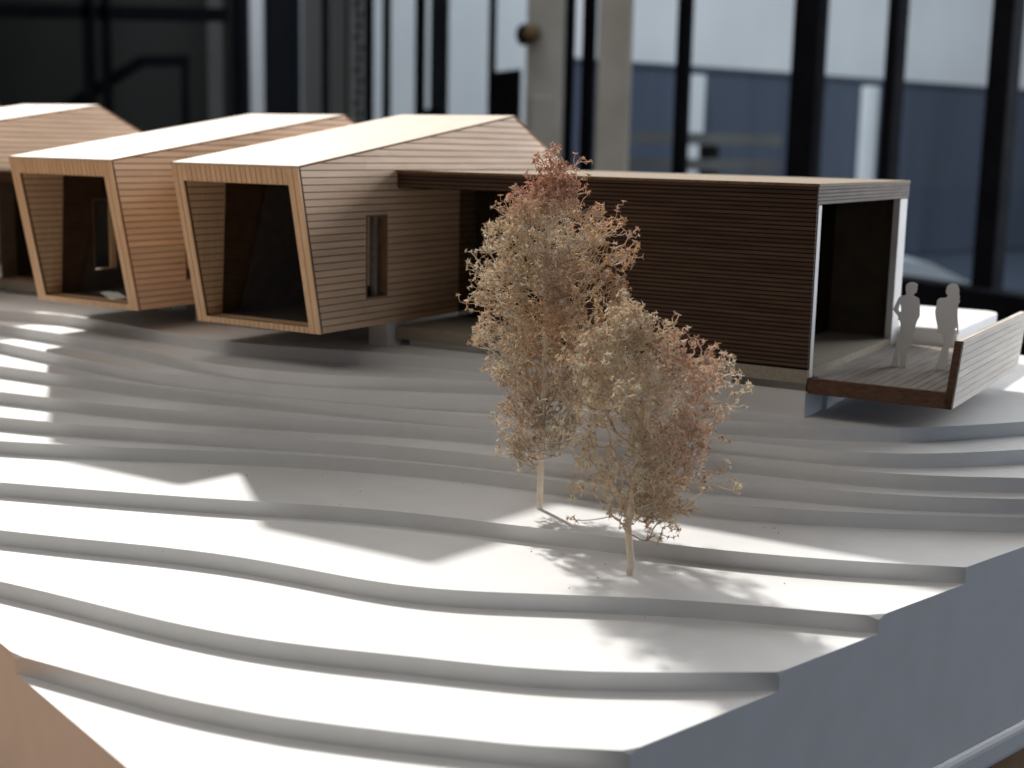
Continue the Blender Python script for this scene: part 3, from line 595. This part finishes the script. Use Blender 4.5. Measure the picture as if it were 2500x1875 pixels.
    for i in range(1, n):
        j = par[i]; c = colour(NA[i], rs); kk = kind[i]
        if kk == 0:
            c = mixc(PALE, TAN, .22+rs.normal(0, .12)); r0, r1 = max(rad[j], .00055), max(rad[i], .0005)
            if NA[i][2] < .030: r0, r1 = r0*1.12, r1*1.12
        elif kk > 0: c = mixc(c, TAN, .3); r0, r1 = max(min(rad[j], .0007), .0002), max(min(rad[i], .0007), .00018)
        else: r0, r1 = min(rad[j], .00034), min(rad[i], .0003); c = mixc(c, TAN, rs.uniform(0, .5))*rs.uniform(.85, 1.08)
        groups.setdefault(kk, []).append((NA[j], NA[i], r0, r1, c))
    tubes('trunk', groups.pop(0), TWIG, t, 8)
    tw = groups.pop(-1)
    for kk in sorted(groups): tubes('branch', groups[kk], TWIG, t, 6)
    o = tubes('twigs', tw, TWIG, t, 3); o['kind'] = 'stuff'
    # mound of glue at the foot
    part('glue_foot', PAPER, t, lambda bm: bmesh.ops.create_icosphere(bm, subdivisions=2, radius=.0014, matrix=Matrix.Diagonal((1.1, 1, .28, 1))))
    ends = [i for i in range(n) if not haschild[i] or (kind[i] == -1 and rs.rand() < .22)]
    P = NA[ends]; Dd = NA[ends]-NA[[par[i] for i in ends]]
    cols = [colour(q, rs) for q in P]; cores = [core_p(q, rs) for q in P]
    florets('florets', P, Dd, cols, cores, FLORET, t, seed+1, size)
    return t
def col1(p, rs):
    x, z = p[0]*1000, p[2]*1000; r = rs.uniform(0, 1)
    c = mixc(CREAM, PALE, rs.uniform(0, 1)) if r < .62 else mixc(CREAM, TAN, rs.uniform(.2, 1))
    nz = math.sin(x*.16+z*.07)+math.sin(z*.13-x*.05+1.3)
    top = np.clip((z-120)/14, 0, 1); c = mixc(c, RUST if r < .55 else PINK, top*rs.uniform(.45, 1.0))
    right = np.clip((x-8)/18, 0, 1)*np.clip((z-55)/25, 0, 1); c = mixc(c, PINK if r < .5 else OCHRE, right*rs.uniform(.25, .95))
    mid = math.exp(-((x-4)/13)**2-((z-76)/16)**2); c = mixc(c, OCHRE if r < .7 else RUST, mid*rs.uniform(.2, .9))
    if nz > 1.0: c = mixc(c, PINK, rs.uniform(0, .5))
    return np.clip(c*rs.uniform(.80, 1.12), 0, .95)
def col2(p, rs):
    x, z = p[0]*1000, p[2]*1000; r = rs.uniform(0, 1)
    c = mixc(CREAM, PALE, rs.uniform(0, .7)) if r < .5 else mixc(CREAM, TAN, rs.uniform(.2, 1))
    right = np.clip((x-2)/16, 0, 1)*np.clip((z-28)/20, 0, 1)*np.clip((36-x)/8, 0, 1); c = mixc(c, PINK if r < .85 else RUST, right*rs.uniform(.2, .8))
    low = np.clip((46-z)/14, 0, 1); c = mixc(c, OCHRE, low*rs.uniform(0, .25))
    return np.clip(c*rs.uniform(.82, 1.12), 0, .92)
SEED1 = lambda p, rs: (np.array((.50, .35, .13)) if rs.rand() < .5 else np.array((.22, .10, .055))) if rs.rand() < .45 else None
SEED2 = lambda p, rs: (np.array((.10, .045, .035)) if p[0] > -.004 and rs.rand() < .45 else np.array((.45, .33, .14))) if rs.rand() < .55 else None
dried_tree('dried_tree', 'taller dried flower-head tree with reddish tip, straight trunk on the step edge', (0.01272, 0.55763, ZC+zk(4)), 11,
    [(0, 0, 0), (.3, 0, 16), (.2, .3, 30), (.8, 0, 60), (.4, -.5, 95), (1.5, 0, 118), (4, 0, 136), (3, 0, 147)],
    [(24.8, -10, 5), (30.6, -17, 13), (40, -20, 20), (51, -21, 24), (63, -24, 27), (74.5, -29, 34), (86, -33, 36), (97.6, -32, 35), (105.7, -31, 39), (112, -28, 38), (117, -26, 37), (123, -23, 28), (128, -20, 19), (131.5, -13, 15), (134, -7, 14), (138, -7, 14), (141, -5, 12), (145, -3, 7), (150, -3, 2)],
    [(29, (-14, 6, 44)), (31, (12, -5, 46)), (36, (16, 12, 62)), (40, (-18, -9, 70)), (46, (-15, 14, 80)), (50, (21, -6, 86)), (58, (-20, -12, 98)), (62, (18, 16, 100)), (70, (24, -8, 112)), (78, (-16, 10, 116)), (90, (-10, -8, 124)), (98, (16, 6, 122)), (112, (11, -2, 141))],
    11000, col1, SEED1, .00140, .50, 'dried trees on the terrain', [(-17, -3, 26), (14, -4, 146), (36, -5, 117), (36, -3, 108), (-29, -3, 107), (-31, -2, 88), (-24, -4, 117), (-19, -4, 128), (7, -6, 27)])
dried_tree('dried_tree', 'shorter dried flower-head tree with pinkish right side and crooked forked trunk', (0.04557, 0.48998, ZC+zk(3)), 23,
    [(0, 0, 0), (.6, 0, 4), (-.6, 0, 13), (-1.3, 0, 19), (-.2, 0, 26), (.8, 0, 36), (2.5, .5, 50), (5, 0, 66), (6, 0, 78)],
    [(23, 2, 11), (27, -9, 17), (30, -15, 20), (34, -21, 29), (44, -20, 30), (54, -18, 29), (60, -19, 32), (64.6, -23, 37), (71.7, -26, 39), (78, -26, 35), (82, -24, 26), (86, -21, 14), (90, -16, 13), (96, -12, 4), (100, -12, -3), (103, -11, -6)],
    [(19, (-13.5, -1, 30)), (26, (-15, 5, 46)), (27, (14, -6, 27)), (30, (19, 8, 44)), (33, (-14, -10, 66)), (38, (24, -5, 60)), (42, (30, 3, 74)), (46, (-16, 8, 84)), (52, (14, 10, 84)), (58, (-9, -4, 94)), (62, (24, -3, 84))],
    6600, col2, SEED2, .00145, .55, 'dried trees on the terrain', [(29, -3, 84), (25, -2, 80), (14, -3, 91), (8, -2, 90), (37, -3, 36), (33, -4, 42), (-22, -2, 36), (20, -3, 26), (38, -2, 68), (39, -4, 72), (-20, -6, 34), (-28, -8, 58), (-25, -6, 52)])

# ------------------------------------------------------------------ room behind: window wall, dark wall, and the house outside
Q0 = Vector((0.75, 2.60, 0)); DW = Vector((-0.40, 0.9165, 0)); RW = math.atan2(DW.y, DW.x)
ZMAX = 2.75
def pxp(x, y, D):         # metres across and up at distance D for a place in the view
    v = fw+ix*((x-1250)/3319.85)-iy*((y-937.5)/3319.85); return v*(D/v.y)+Vector((0, 0, ZC))
def on_w(s): return (Q0.x+DW.x*s, Q0.y+DW.y*s)
win = thing('window_wall', 'long black framed window wall receding behind the model', 'window', (*on_w(0), 0), RW)
for s0, s1, m_ in ((-.256, -.173, BLACK), (.045, .107, BLACK), (.297, .417, BLACK), (.838, .905, BLACK), (1.343, 1.44, BLACK), (1.475, 1.559, BLACK), (2.059, 2.125, BLACK), (2.719, 2.85, BLACK), (3.123, 3.242, BLACK), (3.345, 3.491, BLACK), (3.99, 4.13, BLACK), (3.69, 3.76, BLACK), (4.50, 4.72, NAVY), (4.76, 4.90, BLACK), (4.93, 5.228, NAVY), (5.60, 5.86, BLACK), (5.90, 6.30, BLACK), (2.493, 2.644, NAVY)):
    hd, cut = (.012, .0150) if s0 < 1 else (.008, .019) if s0 < 2.5 else (.006, .022)
    bxp('mullion', m_, win, s0+cut, s1-cut, -hd, hd, 0.762, ZMAX)
bxp('sill', BLACK, win, -1.2, 6.3, -.02, .05, 0.700, 0.762)
bxp('lower_panel', BLACK, win, -1.2, 6.3, -.03, .03, 0.0, 0.700)
bxp('head', BLACK, win, -1.2, 6.3, -.05, .05, ZMAX, ZMAX+.08)
for a, b in ((-1.2, -.256), (-.173, .045), (.107, .297), (.417, .838), (.905, 1.343), (1.559, 2.059), (2.125, 2.719), (2.85, 3.123), (3.242, 3.345), (3.491, 4.0), (4.13, 4.5)):
    bxp('pane', GLASS, win, a-.017, b+.017, -.004, .004, .762, ZMAX)
bxp('lock_case', BLACK, win, 2.46, 2.53, .036, .07, 1.05, 1.115)
for a, b in ((4.52, 4.75), (4.75, 5.2), (5.62, 6.28), (2.51, 2.63)): bxp('solid_panel', NAVY, win, a, b, .010, .018, .762, ZMAX)
bxp('solid_panel', BLACK, win, 1.83, 2.05, .010, .018, .762, 1.225)
# things standing at the wall, inside
def at_w(name, label, cat, x, D, rz=0.0):
    q = pxp(x, 250, D); return thing(name, label, cat, (q.x, q.y, 0), rz)
t = at_w('concrete_column', 'square grey concrete column in front of the windows', 'column', 1495, 3.05, -.15)
bxp('shaft', CONC, t, -.036, .036, 0, .06, 0, 2.9, bevel=.004)
t = at_w('plastered_post', 'pale plastered post with a round knob left of the concrete column', 'post', 1327, 3.45, -.1)
bxp('shaft', BEIGE, t, -.046, .046, 0, .06, 0, 2.9, bevel=.004)
o = bxp('cover_plate', BEIGE, t, -.032, .020, -.008, -.0005, 0, 1.115, bevel=.004)
o = part('slot', CONC, t, lambda bm: bmesh.ops.create_uvsphere(bm, u_segments=16, v_segments=8, radius=.016, matrix=Matrix.Translation((-.008, -.008, .99)) @ Matrix.Diagonal((.8, .2, 2.2, 1))))
part('knob', BRASS, t, lambda bm: bmesh.ops.create_uvsphere(bm, u_segments=16, v_segments=10, radius=.024, matrix=Matrix.Translation((-.030, -.03, 1.262))))
part('knob_rose', BLACK, t, lambda bm: bmesh.ops.create_uvsphere(bm, u_segments=16, v_segments=10, radius=.024, matrix=Matrix.Translation((-.052, -.015, 1.262)) @ Matrix.Diagonal((.8, .8, 1.1, 1))))
def curtain(label, x, w, D):
    t = at_w('curtain', label, 'curtain', x, D)
    def f(bm):
        n = 12; a = [(-w/2+w*i/n, .006*math.sin(i*2.1)) for i in range(n+1)]
        prism(bm, a+[(x, y+.006) for x, y in reversed(a)], (0, 0, 0.05), (1, 0, 0), (0, 1, 0), 2.7)
    part('cloth', CURT, t, f)
    bxp('rod', BLACK, t, -w/2-.02, w/2+.02, -.01, .01, 2.75, 2.77)
curtain('grey curtain strip next to the beaded chain', 825, .058, 5.4); curtain('grey beige curtain strip, left of the two hanging by the windows', 762, .078, 5.6)
t = at_w('bead_chain', 'grey blind with a beaded chain between black window bars', 'blind', 869, 5.2)
bxp('blind', CURT, t, -.026, .026, 0, .006, .1, 2.7)
for i in range(44):
    part('bead', BLACK, t, lambda bm: bmesh.ops.create_icosphere(bm, subdivisions=1, radius=.010, matrix=Matrix.Translation((.004+.006*(i % 3), -.010, .90+i*.040)) @ Matrix.Diagonal((1.3, .8, 1, 1))))
# dark side wall at the left with black glazing bars and a stair handrail
YD = 8.0
bm = bmesh.new(); box(bm, -6, -1.64, YD, YD+.2, 0, 3.4)
struct(link('wall', bm_mesh(bm, 'wall'), DWALL), 'dark grey wall behind the left houses')
bx_ = thing('black_glazing', 'black glazing bars standing before the dark wall on the left', 'window', (0, YD-.9, 0))
D1 = YD-.9
a0 = pxp(-300, 18, D1); a1 = pxp(556, 52, D1)
bxp('transom', BLACK, bx_, a0.x, a1.x, -.03, .03, a0.z-.035, a0.z+.03)
for x0, x1 in ((206, 228), (250, 268), (-160, -120)):
    q = pxp(x0, 120, D1); r_ = pxp(x1, 120, D1); bxp('bar', BLACK, bx_, q.x, r_.x, -.03, .03, 0, 3.2)
for x0, x1, m_ in ((475, 500, DWALL), (510, 545, CONC)):
    q = pxp(x0, 120, D1+.5); r_ = pxp(x1, 120, D1+.5)
q0, q1 = pxp(508, 120, D1+.6), pxp(548, 120, D1+.6)
t = thing('grey_post', 'dim grey post at the end of the dark wall', 'post', ((q0.x+q1.x)/2, D1+.6, 0)); bxp('shaft', mat('dim_grey', (.14, .14, .135), .8, .2, noise_color((.12, .12, .115), (.16, .16, .155), 3)), t, -.04, .04, -.03, .03, 0, 3.2)
hr = thing('stair_handrail', 'black stair handrail rising in front of the dark wall', 'handrail', (0, D1+.3, 0))
pts = [pxp(130, 285, D1+.3), pxp(345, 150, D1+.3), pxp(460, 148, D1+.3)]
def rail(bm):
    for a, b in zip(pts[:-1], pts[1:]):
        d = (b-a); e = Vector((-d.z, 0, d.x)).normalized()*.028
        prism(bm, [(a.x-e.x, a.z-e.z), (b.x-e.x, b.z-e.z), (b.x+e.x, b.z+e.z), (a.x+e.x, a.z+e.z)], (0, .02, 0), (1, 0, 0), (0, 0, 1), .04)
part('rail', BLACK, hr, rail)
for x, zz in ((pts[0].x, pts[0].z), (pts[2].x-.02, pts[2].z)): bxp('baluster', BLACK, hr, x-.015, x+.015, -.015, .015, 0, zz)
# outside: neighbouring white house, clad fence, railing
FD = Vector((0.81, 0.586, 0)); RF = math.atan2(FD.y, FD.x); FO = pxp(1972, 300, 13.0)
fac = thing('neighbour_house', 'blurred white rendered house seen through the windows', 'house', (FO.x, FO.y, 0), RF)
bxp('wall', FACADE, fac, -7.5, 9, 0, .3, 0, 4.6)
bxp('eave', FACADE, fac, -7.5, 9, -.5, .35, 4.6, 4.75)
for x in (-1.73, .50): bxp('downpipe', FACADE, fac, x-.055, x+.055, -.36, -.24, 0, 1.62)
cl = thing('clad_fence', 'blue grey board fence along the foot of the neighbouring white house', 'fence', (FO.x, FO.y, 0), RF)
for i in range(47): bxp('fence_board', HOARD, cl, -2.95+i*.25, -2.95+i*.25+.243, -.20, -.17, 0.02, 1.665)
bxp('fence_cap', HOARD, cl, -2.95, 8.8, -.215, -.155, 1.666, 1.70)
def rl(label, D, x0, x1, ys):
    a, b = pxp(x0, ys[0], D), pxp(x1, ys[0], D)
    t = thing('railing', label, 'railing', (0, D, 0))
    for y in ys:
        za = pxp(x0, y, D).z; bxp('rail', RAILM, t, a.x, b.x, -.03, .03, za-.032, za+.032)
    q = pxp(1735, 350, D); bxp('post', BLACK, t, q.x-.05, q.x+.05, .035, .10, 0, pxp(1735, 335, D).z)
rl('weathered two-bar railing outside the windows', 7.5, 1515, 1905, (335, 398))
q = pxp(2200, 655, 6.5)
t = thing('sheet_metal_hood', 'bright wedge of sheet metal outside behind the sill', 'hood', (q.x, 6.5, 0))
a = [pxp(2120, 612, 6.5), pxp(2215, 628, 6.5), pxp(2312, 676, 6.5), pxp(2270, 682, 6.5), pxp(2120, 664, 6.5)]
part('panel', BRIGHT, t, lambda bm: prism(bm, [(v.x-q.x, v.z) for v in a], (0, .4, 0), (1, 0, 0), (0, 0, 1), .8))
bxp('stand', BLACK, t, -.3, .05, -.3, .3, 0, a[4].z-.02)
PAVE = mat('paving', (0.05, 0.06, 0.085), 0.8, 0.2, noise_color((0.042, 0.052, 0.075), (0.058, 0.070, 0.098), 2))
bm = bmesh.new(); box(bm, 0.98, 14, 3.2, 16, 0.002, 0.006); struct(link('pavement', bm_mesh(bm, 'pavement'), PAVE), 'dark paving outside the windows')
